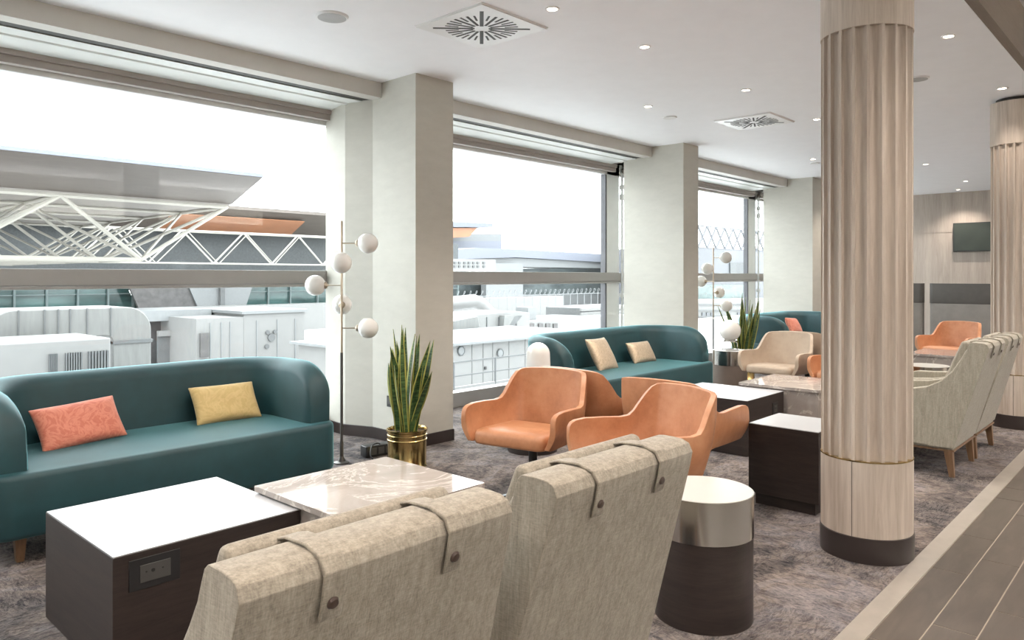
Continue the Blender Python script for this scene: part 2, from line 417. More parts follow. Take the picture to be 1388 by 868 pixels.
# ------------------------------------------------------------------ big fluted columns
def column(cx, cy, top, label):
    t = empty('column', label, 'column', (cx, cy, 0))
    build('plinth', lathe(bmesh.new(), [(0, 0), (.212, 0), (.212, .118), (.206, .121), (0, .121)], 64), 'skirting', t, smooth=True)
    bm = bmesh.new(); lathe(bm, [(.19, .1205), (.2075, .1205), (.2075, .474), (.19, .474)], 96)
    build('lower_drum', bm, 'oak_white', t, smooth=True)
    build('panel_joint', B((-.2085, -.2065, -.0012, .0012, .1215, .473)), 'slot_dark', t)
    build('metal_ring', lathe(bmesh.new(), [(.19, .474), (.209, .474), (.209, .480), (.19, .480)], 64), 'brass', t, smooth=True)
    n = 20; pts = []
    for k in range(n):
        a0 = 2*PI*k/n
        for f, d in ((.0, 0), (.20, 0), (.215, .018), (.42, .026), (.60, .026), (.82, .018), (.97, .004)):
            r = .206-d; a = a0+2*PI/n*f; pts.append((r*math.cos(a), r*math.sin(a)))
    build('fluted_shaft', prism(bmesh.new(), pts, 'z', .4801, 2.53), 'oak_white', t, smooth=True)
    bm = bmesh.new(); lathe(bm, [(.17, 2.5301), (.209, 2.5301), (.209, top), (.17, top)], 96)
    build('upper_drum', bm, 'oak_white', t, smooth=True)
    if top < CEIL-.02:
        build('shadow_gap_ring', lathe(bmesh.new(), [(.0, top), (.165, top), (.165, CEIL-.001), (.0, CEIL-.001)], 48), 'slot_dark', t)
    return t
column(3.884, 1.20, CEIL-.001, 'near fluted pale oak column with dark round base beside the small dark side table')
column(8.03, 1.19, CEIL-.035, 'far fluted pale oak column at the right edge behind the row of tweed armchairs')

# ------------------------------------------------------------------ sofas
def make_sofa(label, L=1.86, short=0):
    D = .90
    t = empty('sofa', label, 'sofa', group='teal velvet sofas by the windows')
    build('seat_base', softbox(-L/2, L/2, -D/2, D/2, .125, .43, .10, .028, 8), 'velvet_teal', t, smooth=True, autosm=False)
    # wrap-around backrest: rounded slab swept along a U in plan, its ends sloping down in a quarter ellipse
    th = .17; x1 = L/2-.012; r = .30
    path = []   # centre line from left front to right front, front is -y
    yf = -D/2+.075; yb = D/2-.02-th/2; xs = x1-th/2
    n1 = 16
    for i in range(n1+1): path.append((-xs, yf+short+(yb-r-yf-short)*i/n1, Vector((-1, 0, 0))))
    for i in range(1, 10): a = PI-PI/2*i/10; path.append((-xs+r+r*math.cos(a), yb-r+r*math.sin(a), Vector((math.cos(a), math.sin(a), 0))))
    for i in range(0, 13): path.append((-xs+r+(2*xs-2*r)*i/12, yb, Vector((0, 1, 0))))
    for i in range(1, 10): a = PI/2-PI/2*i/10; path.append((xs-r+r*math.cos(a), yb-r+r*math.sin(a), Vector((math.cos(a), math.sin(a), 0))))
    for i in range(n1+1): path.append((xs, yb-r+(yf-yb+r)*i/n1, Vector((1, 0, 0))))
    d = [0]
    for a, b in zip(path, path[1:]): d.append(d[-1]+math.hypot(a[0]-b[0], a[1]-b[1]))
    tot = d[-1]; z0 = .395; secs = []
    for (x, y, nrm), s in zip(path, d):
        e = min(s, tot-s); R = .29
        k = math.sqrt(max(0, 1-(1-min(e/R, 1))**2))
        H = .19+(.80-z0-.19)*k
        tt = th*(.80+.20*min(1, math.sqrt(e/.05)))/2
        lean = .035
        sec = []
        for q in range(14):
            if q == 0: o_, z = -tt, z0
            elif q == 13: o_, z = tt, z0
            else:
                a = PI*(q-1)/11; o_ = -tt*math.cos(a)*1.0; z = z0+H-.075+.075*math.sin(a) if 0 < q-1 < 11 else z0+H-.075
            zz = (z-z0)/.4
            p = Vector((x, y, 0))+nrm*(o_+lean*zz*zz); sec.append((p.x, p.y, z))
        secs.append(sec)
    bm = bmesh.new(); loft(bm, secs)
    build('backrest', bm, 'velvet_teal', t, smooth=True)
    for sx, sy in ((-1, -1), (1, -1), (-1, 1), (1, 1)):
        bm = bmesh.new(); x, y = sx*(L/2-.14), sy*(D/2-.10)
        loft(bm, [[(x+a*w, y+b*w, z) for a, b in ((-1,-1),(1,-1),(1,1),(-1,1))] for z, w in ((0, .016), (.13, .026))])
        build('leg', bm, 'leg_wood', t, bevel=.003)
    return t
sofa = make_sofa('teal velvet sofa at the left below the big window, with coral and mustard cushions')
sofa.location = (1.80, 4.45, 0)
s2 = make_sofa('long teal velvet sofa in the middle between two wall pillars, with gold cushions', 2.30, .20); s2.location = (6.275, 4.28, 0)
s3 = make_sofa('farthest teal velvet sofa, behind the beige armchair, with one coral cushion', 2.04); s3.location = (10.90, 4.45, 0)

# ------------------------------------------------------------------ cushions
def cushion(w, h, t, mat, loc, rot, label, group=None):
    bm = bmesh.new(); n = 14
    top = {}; bot = {}
    for i in range(n+1):
        for j in range(n+1):
            u = i/n*2-1; v = j/n*2-1
            px_ = 1-.075*(1-abs(v)**2.0)*abs(u)**6; py_ = 1-.085*(1-abs(u)**2.0)*abs(v)**6
            k = (max(0, 1-abs(u)**2.6)*max(0, 1-abs(v)**2.6))**.48
            x = u*w/2*px_; y = v*h/2*py_
            wob = .05*math.sin(5*u+3*v)*math.cos(4*v-u)
            z = t/2*k*(1+wob)
            top[i, j] = bm.verts.new((x, y, z)); bot[i, j] = top[i, j] if (i in (0, n) or j in (0, n)) else bm.verts.new((x, y, -z))
    for i in range(n):
        for j in range(n):
            bm.faces.new((top[i, j], top[i+1, j], top[i+1, j+1], top[i, j+1]))
            bm.faces.new((bot[i, j], bot[i, j+1], bot[i+1, j+1], bot[i+1, j]))
    o = build('cushion', bm, mat, loc=loc, sub=1)
    o.rotation_euler = rot; tag(o, label, 'cushion', group); return o
R = math.radians
def cush_at(u, v, Y, w, h, t, mat, rot, label):
    p = ony(u, v, Y); cushion(w, h, t, mat, (p.x, p.y, p.z), rot, label)
cush_at(108, 574, 4.56, .48, .275, .115, 'cushion_coral', (R(57), R(-3), R(9)), 'coral patterned cushion lying at the left end of the near sofa')
cush_at(306, 546, 4.59, .45, .275, .115, 'cushion_mustard', (R(57), R(0), R(-2)), 'mustard yellow cushion at the right end of the near sofa')
cush_at(816, 480.5, 4.38, .36, .38, .11, 'cushion_gold', (R(60), R(0), R(2)), 'taller square gold cushion left of the two on the middle sofa')
cush_at(869, 477.5, 4.41, .42, .26, .11, 'cushion_gold', (R(60), R(0), R(-3)), 'lower rectangular gold cushion right of the two on the middle sofa')
cush_at(755, 488, 4.42, .34, .34, .10, 'cushion_gold', (R(86), R(0), R(48)), 'pale cushion seen edge on just behind the white dome table lamp')
cush_at(1076, 442, 4.46, .40, .28, .12, 'cushion_coral', (R(62), R(4), R(0)), 'coral cushion on the farthest teal sofa')

# ------------------------------------------------------------------ tub armchairs (facing local +x)
def make_tub(leath, label, group):
    t = empty('tub_armchair', label, 'armchair', group=group)
    st = [((.306, .284, .515), (.300, .243, .385)), ((.301, .285, .550), (.294, .244, .38)), ((.289, .285, .570), (.280, .245, .377)), ((.262, .285, .582), (.25, .245, .375)), ((.20, .286, .588), (.18, .243, .375)), ((.08, .283, .584), (.07, .24, .375)), ((-.03, .276, .577), (-.03, .234, .375)),
          ((-.078, .269, .584), (-.07, .228, .375)), ((-.105, .261, .610), (-.095, .222, .375)), ((-.135, .251, .655), (-.115, .216, .375)), ((-.168, .240, .700), (-.135, .209, .375)), ((-.200, .228, .737), (-.152, .200, .375)), ((-.222, .214, .754), (-.166, .187, .375)), ((-.236, .19, .761), (-.176, .165, .375)),
          ((-.247, .13, .765), (-.184, .12, .375)), ((-.253, .065, .768), (-.188, .06, .375)), ((-.256, 0, .769), (-.19, 0, .375))]
    full = st+[((a[0], -a[1], a[2]), (b[0], -b[1], b[2])) for a, b in st[-2::-1]]
    nc = len(full); inn = []; outt = []
    for q, (tp, bt) in enumerate(full):
        a0 = Vector(full[max(q-1, 0)][0]).xy; a1 = Vector(full[min(q+1, nc-1)][0]).xy
        if q < 3: a0, a1 = Vector((.3, .287)), Vector((0, .28))
        if q > nc-4: a0, a1 = Vector((0, -.28)), Vector((.3, -.287))
        d_ = (a1-a0).normalized(); nv = Vector((d_.y, -d_.x))       # outward
        if nv.dot(Vector((tp[0]-.12, tp[1]))) < 0: nv = -nv
        ci, co = [], []
        for k in range(9):
            f = k/8; c = -.012*math.sin(PI*f)
            p = Vector((bt[0]+(tp[0]-bt[0])*f, bt[1]+(tp[1]-bt[1])*f, bt[2]+(tp[2]-bt[2])*f))
            p1 = p-Vector((nv.x, nv.y, 0))*c; p2 = p+Vector((nv.x, nv.y, 0))*(.031-c*1.5)
            ci.append(p1); co.append(p2)
        inn.append(ci); outt.append(co)
    bm = bmesh.new(); I = [[bm.verts.new(p) for p in c_] for c_ in inn]; O = [[bm.verts.new(p) for p in c_] for c_ in outt]
    for q in range(nc-1):
        for k in range(8):
            bm.faces.new((I[q][k], I[q+1][k], I[q+1][k+1], I[q][k+1])); bm.faces.new((O[q][k], O[q][k+1], O[q+1][k+1], O[q+1][k]))
        bm.faces.new((I[q][8], I[q+1][8], O[q+1][8], O[q][8])); bm.faces.new((I[q][0], O[q][0], O[q+1][0], I[q+1][0]))
    for q in (0, nc-1):
        for k in range(8): bm.faces.new((I[q][k], I[q][k+1], O[q][k+1], O[q][k]))
    o = build('shell', bm, leath, t, bevel=.011, seg=4)
    o.modifiers['bevel'].angle_limit = 1.0
    # seat cushion
    secs = []
    for z, i in ((.366, .02), (.372, .004), (.385, 0), (.425, .0), (.443, .008), (.454, .03), (.459, .07)):
        pts = []
        for x, y in rrect(-.182, .306, -.240, .240, .05, 5): 
            cx, cy = .07, 0; s = 1-i/.25; pts.append((cx+(x-cx)*s, y*s*(1 if x < .0 else 1), z-.018*max(0, -x/.16)+.0*x))
        secs.append(pts)
    bm = bmesh.new(); loft(bm, secs); build('seat', bm, leath, t, smooth=True, autosm=False)
    build('underside_plate', softbox(-.14, .16, -.14, .14, .345, .367, .03, .004), 'black_plastic', t)
    bm = bmesh.new(); lathe(bm, [(0, .03), (.034, .03), (.034, .22), (.026, .222), (.026, .346), (0, .346)], 24)
    build('pedestal', bm, 'black_plastic', t, smooth=True)
    for k in range(4):
        a = PI/4+k*PI/2; c, s = math.cos(a), math.sin(a); bm = bmesh.new()
        loft(bm, [[(c*d-s*w, s*d+c*w, z0), (c*d+s*w, s*d-c*w, z0), (c*d+s*w, s*d-c*w, z1), (c*d-s*w, s*d+c*w, z1)] for d, w, z0, z1 in ((.02, .022, .03, .06), (.29, .016, .0, .02))])
        build('foot', bm, 'black_plastic', t, bevel=.003)
    return t
TG = 'tan leather tub armchairs'
A = make_tub('leather_tan', 'tan leather tub armchair facing left, nearest the brass pot', TG)
def place(o, x, y, deg): o.location = (x, y, 0); o.rotation_euler = (0, 0, R(deg))
place(A, 3.40, 2.959, 191.1)
o = dup(A, label='tan leather tub armchair with full front view behind the second tweed armchair'); place(o, 3.30, 2.079, 160.2)
o = dup(A, label='tan leather tub armchair facing away, mostly hidden by the one near the brass pot'); place(o, 3.985, 2.96, 0)
o = dup(A, label='tan leather tub armchair seen from behind, right arm reaching toward the dark coffee table'); place(o, 3.925, 2.275, 3)
o = dup(A, label='tan leather tub armchair of which only an arm shows, left of the big column'); place(o, 7.141+.305, 2.712-.287, 180)
o = dup(A, label='farthest tan leather tub armchair, below the wall screen'); place(o, 10.856, 2.312, 166.8)
Bg = make_tub('leather_beige', 'beige leather tub armchair in front of the farthest teal sofa', None); place(Bg, 7.511, 3.159, 179.2)
o = dup(Bg, label='beige leather tub armchair facing away, just behind the other beige one'); place(o, 8.13, 3.12, 0)

# ------------------------------------------------------------------ high-back tweed armchairs (facing local +y, origin under the rear foot line)
def make_wing(fabric, label, group):
    t = empty('high_back_armchair', label, 'armchair', group=group)
    # side panel profile (y, z)
    prof = [(.33, .20), (.32, .235), (.10, .84), (.105, .862), (.12, .87), (.13, .868), (.145, .86), (.175, .80), (.225, .715), (.29, .645), (.38, .595), (.50, .568), (.64, .558), (.74, .556), (.785, .545), (.80, .52), (.80, .30), (.78, .20)]
    for s in (-1, 1):
        bm = bmesh.new()
        def xo(z, inner): 
            f = max(0, min(1, (z-.2)/.7)); out = .338-.052*f
            return s*(out-(.065 if inner else 0))
        Av = [bm.verts.new((xo(z, 0), y, z)) for y, z in prof]; Bv = [bm.verts.new((xo(z, 1), y, z)) for y, z in prof]
        bm.faces.new(Av); bm.faces.new(Bv[::-1]); n = len(prof)
        for i in range(n): bm.faces.new((Av[i], Bv[i], Bv[(i+1) % n], Av[(i+1) % n]))
        build('side_panel', bm, fabric, t, bevel=.016, seg=4)
    # back board, widening downward, with rolled top
    bm = bmesh.new(); secs = []
    for z, yb, yf in ((.20, .208, .36), (.235, .199, .34), (.45, .137, .28), (.70, .064, .20), (.84, .023, .145), (.878, .014, .135), (.900, .024, .128), (.909, .045, .118), (.911, .075, .10)):
        f = (z-.2)/.7; w = .340-.052*f
        secs.append([(-w, yb, z), (w, yb, z), (w, yf, z), (-w, yf, z)])
    loft(bm, secs); ob_ = build('back_board', bm, fabric, t, bevel=.011, seg=3); ob_.data.set_sharp_from_angle(angle=1.25)
    # front pad hung over the back board
    bm = bmesh.new(); secs = []
    for z, yf, th in ((.44, .36, .07), (.55, .33, .085), (.70, .265, .075), (.84, .21, .065), (.89, .19, .05), (.913, .18, .03)):
        w = .262-.02*(z-.44)/.47
        secs.append([(-w, yf-th, z), (w, yf-th, z), (w, yf, z), (-w, yf, z)])
    loft(bm, secs); build('back_pad', bm, fabric, t, bevel=.014, seg=4)
    for s in (-1, 1):
        x = s*.132
        pts = [(.15, .908), (.12, .9165), (.06, .9195), (.02, .909), (.004, .884), (.013, .84), (.022, .805)]
        bm = bmesh.new(); w = .021
        A_ = [[(x-w, y, z), (x+w, y, z), (x+w, y+.006, z-.006), (x-w, y+.006, z-.006)] for y, z in pts]
        loft(bm, A_); st = build('strap', bm, fabric, t, bevel=.002)
        bm = bmesh.new(); m_ = Matrix.Translation((x, .017, .832)) @ Matrix.Rotation(R(106), 4, 'X')
        lathe(bm, [(0, 0), (.010, 0), (.011, .003), (.008, .007), (0, .008)], 20); bmesh.ops.transform(bm, matrix=m_, verts=bm.verts[:])
        build('button', bm, 'button', st, smooth=True)
    build('seat_cushion', softbox(-.265, .265, .27, .80, .30, .455, .05, .03), fabric, t, smooth=True)
    build('seat_frame', B(-.318, .318, .215, .78, .185, .30), fabric, t, bevel=.006)
    build('base_rail', B((-.322, .322, .208, .785, .172, .1855)), 'leg_wood', t, bevel=.003)
    for sx in (-1, 1):
        for y, dy in ((.245, -.02), (.74, .012)):
            bm = bmesh.new(); x = sx*.295
            loft(bm, [[(x+a*w+sx*.0, y+dy*k+b*w, z) for a, b in ((-1,-1),(1,-1),(1,1),(-1,1))] for z, w, k in ((0, .016, 1), (.1725, .026, 0))])
            build('leg', bm, 'leg_wood', t, bevel=.002)
    return t
WG = 'tweed high back armchairs'
W = make_wing('tweed', 'beige tweed high back armchair, leftmost in the foreground, seen from behind', WG)
W.location = (.808, .995, 0)
dup(W, (1.515, .985, 0), 0, 'beige tweed high back armchair seen from behind, beside the round dark side table')
W2 = make_wing('tweed_pale', 'pale tweed high back armchair with its side and legs showing, right of the near column', WG)
W2.location = (5.98, .985, 0)
W2b = dup(W2, (6.68, .985, 0), 0, 'tweed high back armchair farther along the right row, against the far column')
# ------------------------------------------------------------------ block tables
def socket_plate(parent, x0, z0, w, h, y):
    build('power_socket', B(x0, x0+w, y-.004, y+.001, z0, z0+h), 'black_plastic', parent, bevel=.001)
    so = bpy.data.objects[parent.name]
    bm = B(x0+.2*w, x0+.8*w, y-.0075, y-.0041, z0+.22*h, z0+.78*h)
    f = build('socket_face', bm, 'socket_face', parent, bevel=.0008)
    for cx, r in ((.32, .003), (.45, .0065), (.64, .003)):
        m_ = Matrix.Translation((x0+cx*w, y-.0076, z0+.55*h)) @ Matrix.Rotation(PI/2, 4, 'X')
        q = bmesh.new(); lathe(q, [(0, 0), (r, 0), (r, .0012), (0, .0012)], 16); bmesh.ops.transform(q, matrix=m_, verts=q.verts[:])
        build('socket_hole', q, 'black_plastic', f)
def dark_table(x0, x1, y0, y1, h, label, plinth=0, sock=None, group=None):
    t = empty('coffee_table' if h < .45 else 'side_table', label, 'table', ((x0+x1)/2, (y0+y1)/2, 0), group=group)
    a, b = (x1-x0)/2, (y1-y0)/2
    z0 = plinth if plinth else .004
    build('body', B(-a, a, -b, b, z0, h-.004), 'veneer', t, bevel=.0015)
    if plinth: build('plinth', B(-a+.03, a-.03, -b+.03, b-.03, 0, plinth), 'veneer', t)
    else: build('plinth', B(-a+.01, a-.01, -b+.01, b-.01, 0, .004), 'black_plastic', t)
    build('top', B(-a+.002, a-.002, -b+.002, b-.002, h-.004, h), 'laminate', t, bevel=.0008)
    if sock: socket_plate(t, *sock, -b)
    return t
dark_table(.912, 1.61, 2.632, 3.345, .421, 'dark wood block coffee table with white top in the left foreground, by the near sofa', sock=(-.299, .289, .17, .105))
dark_table(5.27, 5.93, 2.465, 3.19, .421, 'dark wood block coffee table with white top, in front of the middle sofa', sock=(.11, .25, .10, .10))
dark_table(4.215, 4.65, 1.553, 1.965, .478, 'small dark wood side table with white top and recessed plinth, left of the near column', plinth=.07)
def marble_table(x0, x1, y0, y1, label):
    t = empty('marble_table', label, 'table', ((x0+x1)/2, (y0+y1)/2, 0))
    a, b = (x1-x0)/2, (y1-y0)/2
    build('top', B(-a, a, -b, b, .428, .452), 'marble', t, bevel=.001)
    build('base', B(-a+.02, a-.012, -b+.012, b-.012, 0, .4275), 'marble', t, bevel=.001)
marble_table(1.596, 2.30, 2.28, 2.972, 'square polished marble block table in front of the two foreground tweed armchairs')
marble_table(5.95, 6.68, 2.19, 2.862, 'polished marble block table in front of the beige armchair')
marble_table(9.55, 10.3, 1.75, 2.5, 'far marble block table in front of the farthest tan armchair, right of the near column')

# ------------------------------------------------------------------ drum tables
def drum(x, y, label, body='veneer', r=.196):
    t = empty('drum_table', label, 'table', (x, y, 0), group='round drum side tables')
    build('body', lathe(bmesh.new(), [(0, 0), (r-.004, 0), (r-.004, .335), (0, .335)], 64), body, t, smooth=True)
    build('metal_band', lathe(bmesh.new(), [(r-.02, .335), (r, .335), (r, .498), (r-.02, .498)], 64), 'chrome', t, smooth=True)
    build('top', lathe(bmesh.new(), [(0, .490), (r-.003, .490), (r-.003, .5), (0, .5005)], 64), 'drum_top', t, smooth=True)
    return t
drum(2.711, 1.455, 'round dark drum side table with polished metal band in the foreground')
drum(4.36, 3.80, 'round drum side table behind the tan armchairs, under the white dome lamp')
plain('drum_taupe', (.20, .16, .135), .5)
D2 = (8.6*(FW[0]+(989.5-CX)/F*RT[0]), 8.6*(FW[1]+(989.5-CX)/F*RT[1]))
drum(*D2, 'round taupe drum side table with metal band, under the globe table lamp', 'drum_taupe')
drum(7.93, 1.90, 'round metal-banded drum table in front of the right-hand row of tweed armchairs', 'drum_taupe')

# ------------------------------------------------------------------ table lamps
def table_lamp(x, y, label, rot=0, globe=False):
    t = empty('table_lamp', label, 'lamp', (x, y, .5005), rot)
    bm = bmesh.new(); prof = [(.0, .335)]
    for i in range(1, 13): a = PI/2*(1-i/12); prof.append((.092*math.cos(a), .243+.092*math.sin(a)))
    prof += [(.094, .20), (.096, .16), (.094, .135), (.084, .118), (0, .115)]
    if globe: prof = [(.122*math.cos(R(a)), .225+.122*math.sin(R(a))) for a in range(90, -70, -8)]+[(0, .1176)]; prof[0] = (0, prof[0][1])
    build('glass_shade', lathe(bm, prof, 40), 'opal_glass', t, smooth=True)
    build('metal_collar', lathe(bmesh.new(), [(0, .098), (.070, .098), (.085, .1175), (0, .1175)], 32), 'chrome', t, smooth=True)
    for k in range(3):
        a = k*2*PI/3+.4; c, s = math.cos(a), math.sin(a)
        build('leg', tube(bmesh.new(), [(c*.05, s*.05, .10), (c*.085, s*.085, .094), (c*.095, s*.095, .08), (c*.098, s*.098, .005)], .004, 8), 'chrome', t, smooth=True)
    build('foot_ring', tube(bmesh.new(), [(.098*math.cos(i*PI/16), .098*math.sin(i*PI/16), .0045) for i in range(33)], .0045, 8), 'chrome', t, smooth=True)
    return t
table_lamp(4.40, 3.775, 'white dome table lamp behind the tan armchair, before the middle sofa')
table_lamp(*D2, 'round white globe table lamp on wire legs beside the far snake plant', globe=True)

# ------------------------------------------------------------------ floor lamps
def floor_lamp(x, y, turn, label):
    # local x axis points to the camera's right for turn = 0
    t = empty('floor_lamp', label, 'lamp', (x, y, 0), math.atan2(RT[1], RT[0])+R(turn), 'brass globe floor lamps')
    build('upper_pole', lathe(bmesh.new(), [(0, .80), (.0085, .80), (.0085, 1.745), (.006, 1.752), (0, 1.752)], 16), 'rod_brass', t, smooth=True)
    build('lower_pole', lathe(bmesh.new(), [(0, .015), (.014, .015), (.014, .15), (.0105, .16), (.0105, .79), (.009, .80), (0, .80)], 16), 'rod_dark', t, smooth=True)
    bm = bmesh.new(); lathe(bm, [(0, 0), (.055, 0), (.055, .008), (.03, .016), (.014, .05), (0, .05)], 24)
    build('base', bm, 'rod_dark', t, smooth=True)
    for z, az in ((1.59, 0), (1.446, -78), (1.286, 180), (1.14, 102), (.976, 3)):
        # az: 0 = right, -90 = towards the viewer
        a = R(az); c, s = math.cos(a), math.sin(a); L = .19
        arm = build('arm', tube(bmesh.new(), [(c*.005, s*.005, z), (c*(L-.06), s*(L-.06), z)], .0045, 8), 'rod_brass', t, smooth=True)
        bm = bmesh.new(); lathe(bm, [(0, 0), (.018, 0), (.026, .01), (.026, .022), (0, .022)], 20)
        bmesh.ops.transform(bm, matrix=Matrix.Translation((c*(L-.088), s*(L-.088), z)) @ Matrix.Rotation(a, 4, 'Z') @ Matrix.Rotation(PI/2, 4, 'Y'), verts=bm.verts[:])
        build('socket_cap', bm, 'rod_brass', arm, smooth=True)
        bm = bmesh.new(); bmesh.ops.create_uvsphere(bm, u_segments=32, v_segments=20, radius=.074)
        bmesh.ops.translate(bm, vec=(c*L, s*L, z), verts=bm.verts[:])
        build('globe', bm, 'opal_glass', arm, smooth=True)
    return t
floor_lamp(3.12, 4.549, 0, 'brass floor lamp with five white globes beside the near sofa')
floor_lamp(8.84, 4.60, -50, 'brass floor lamp with five white globes beyond the middle sofa')

# ------------------------------------------------------------------ snake plants
def snake_plant(x, y, seed, label, n=21, h=1.04):
    rnd = random.Random(seed); t = empty('snake_plant', label, 'plant', (x, y, 0), group='snake plants in brass pots')
    p = [(0, 0), (.138, 0), (.142, .012), (.136, .02), (.138, .19), (.142, .194), (.142, .20), (.138, .204), (.138, .222), (.142, .226), (.142, .233), (.138, .237), (.138, .252), (.147, .258), (.147, .27), (.138, .272), (.132, .262), (.132, .235), (0, .235)]
    build('pot', lathe(bmesh.new(), p, 56), 'brass', t, smooth=True)
    bm = bmesh.new(); lathe(bm, [(0, .2352), (.13, .2352), (.128, .247), (.06, .255), (0, .256)], 28)
    for v in bm.verts:
        if v.co.z > .24: v.co.z += rnd.uniform(-.004, .004)
    build('soil', bm, 'soil', t)
    for k in range(n):
        a = rnd.uniform(0, 2*PI); rr = .085*math.sqrt(rnd.random()); lean = rnd.uniform(.03, .20)*(.35+rr/.085)
        hh = (h-.27)*rnd.uniform(.55, 1) if k > 3 else (h-.27)*(1-.05*k)
        w = rnd.uniform(.034, .044); la = a+rnd.uniform(-.7, .7); tw0 = rnd.uniform(0, PI); tw = rnd.uniform(-.5, .5); bend = rnd.uniform(-.03, .03)
        bm = bmesh.new(); uvl = bm.loops.layers.uv.new('UVMap'); rows = []
        m = 14
        for i in range(m+1):
            f = i/m; wid = w*(.5+.75*f-.0*f) if f < .45 else w*(.84)*(1-((f-.45)/.55)**2.4)
            wid = max(wid, .0008)
            cx = rr*math.cos(a)+math.cos(la)*lean*f**1.3+bend*math.sin(PI*f*1.2); cy = rr*math.sin(a)+math.sin(la)*lean*f**1.3+bend*math.cos(3*f)*f
            z = .245+hh*f; ta = tw0+tw*f; dx, dy = math.cos(ta), math.sin(ta); nx, ny = -dy, dx
            rows.append([bm.verts.new((cx+dx*wid*q+nx*(q*q*.35*wid+o_), cy+dy*wid*q+ny*(q*q*.35*wid+o_), z)) for q, o_ in ((-1, 0), (-.5, -.001), (0, -.002), (.5, -.001), (1, 0), (.5, .0025), (0, .0035), (-.5, .0025))])
        uq = [0, .25, .5, .75, 1, .75, .5, .25]
        for i in range(m):
            for q in range(8):
                q2 = (q+1) % 8; f = bm.faces.new((rows[i][q], rows[i][q2], rows[i+1][q2], rows[i+1][q]))
                for lp, (uu, vv) in zip(f.loops, ((uq[q], i/m), (uq[q2], i/m), (uq[q2], (i+1)/m), (uq[q], (i+1)/m))): lp[uvl].uv = (uu, vv)
        bm.faces.new(rows[-1])
        build('leaf', bm, 'leaf', t, smooth=True, autosm=False)
    return t
snake_plant(3.383, 4.13, 11, 'snake plant in a shiny brass pot standing before the near wall pillar')
snake_plant(9.08, 4.30, 5, 'far snake plant in a brass pot behind the round table with a globe lamp', n=24, h=1.16)

# ------------------------------------------------------------------ floor power box with cable; wall socket
t = empty('power_box', 'black floor power box with outlets and cable, between floor lamp and brass pot', 'power box', (3.42, 4.56, 0), R(-8))
build('case', softbox(-.095, .16, -.05, .05, .004, .085, .012, .006), 'black_plastic', t, smooth=True)
build('outlet_face', B((-.06, -.01, -.053, -.0495, .02, .07), (.005, .055, -.053, -.0495, .02, .07), (.07, .12, -.053, -.0495, .02, .07)), 'socket_face', t, bevel=.001)
cp = [(3.13, 4.47, .006), (3.19, 4.36, .006), (3.27, 4.36, .008), (3.28, 4.42, .05), (3.33, 4.47, .10), (3.40, 4.50, .105), (3.44, 4.52, .09)]
def smoothpts(p, k=6):
    out = []
    for i in range(len(p)-1):
        a = Vector(p[max(i-1, 0)]); b = Vector(p[i]); c = Vector(p[i+1]); d = Vector(p[min(i+2, len(p)-1)])
        for j in range(k):
            s = j/k; out.append(.5*((2*b)+(c-a)*s+(2*a-5*b+4*c-d)*s*s+(3*b-a-3*c+d)*s**3))
    return out+[Vector(p[-1])]
c = build('power_cable', tube(bmesh.new(), smoothpts(cp), .005, 8), 'black_plastic', smooth=True)
tag(c, 'thin black cable looping from the near floor lamp to the floor power box', 'cable')
t = empty('wall_socket', 'black double wall socket low on the near wall pillar behind the snake plant', 'socket', (3.78, 4.79, .333))
build('plate', B(-.008, .0, -.075, .075, -.045, .045), 'black_plastic', t, bevel=.002)
build('outlet', B((-.011, -.008, -.06, -.008, -.02, .03), (-.011, -.008, .008, .06, -.02, .03)), 'socket_face', t)

# ------------------------------------------------------------------ ceiling fittings
LIGHTS = [(3.427, 2.829), (4.425, 2.823), (5.999, 3.789), (6.038, 2.839), (7.646, 2.839), (10.207, 3.837), (7.46, 1.214), (11.77, 2.836), (14.294, 2.842), (15.607, 3.222)]
LW = ['nearest small recessed downlight, right of the large square vent', 'second downlight, between the two square vents', 'downlight nearest the middle wall pillar', 'downlight just in front of the far square vent',
      'downlight close left of the big column', 'far downlight by the far wall pillar, beside a detector', 'downlight above the far fluted column', 'downlight right of the big column, above the back wall', 'small downlight near the back wall', 'last small downlight touching the back wall']
def downlight(x, y, label, vis=True, power=40, z=CEIL):
    t = empty('downlight', label, 'ceiling light', (x, y, z-.0), group='recessed downlights')
    build('trim_ring', lathe(bmesh.new(), [(.030, -.001), (.044, -.0005), (.045, -.004), (.040, -.0075), (.031, -.006), (.030, -.001)], 32), 'white_metal', t, smooth=True)
    build('lamp_lens', lathe(bmesh.new(), [(0, -.003), (.0305, -.003), (.0305, -.001), (0, -.001)], 24), 'lamp_glow', t)
    l = bpy.data.lights.new('downlight_bulb', 'SPOT'); l.energy = power; l.color = (1, .88, .77); l.spot_size = R(120); l.spot_blend = .8; l.shadow_soft_size = .04
    lo = bpy.data.objects.new('downlight_bulb', l); COL.objects.link(lo); lo.parent = t; lo.location = (0, 0, -.03)
for (x, y), lb in zip(LIGHTS, LW): downlight(x, y, lb, power=10 if x == 7.46 else 40)
OFF = [(1.9, 2.83), (.4, 2.83), (-1.5, 2.83), (-3.5, 2.83), (1.5, 1.2), (5.6, 1.214), (-.8, 1.2), (-3, 1.2), (9.3, 1.2), (11.2, 1.2), (13.2, 1.2), (12.5, 3.8)]  # extra out-of-view downlights, added as fill light
for x, y in OFF: downlight(x, y, 'added fill downlight in the ceiling outside the picture, above the carpet')
for x in (-3, -1, 1, 3, 5, 7, 9, 11, 13, 15):  # unseen lamps added to fill the room from the walkway side
    for y in (0., -2.2): downlight(x, y, 'added fill downlight in the raised ceiling above the tiled walkway, outside the picture', power=50, z=3.32)

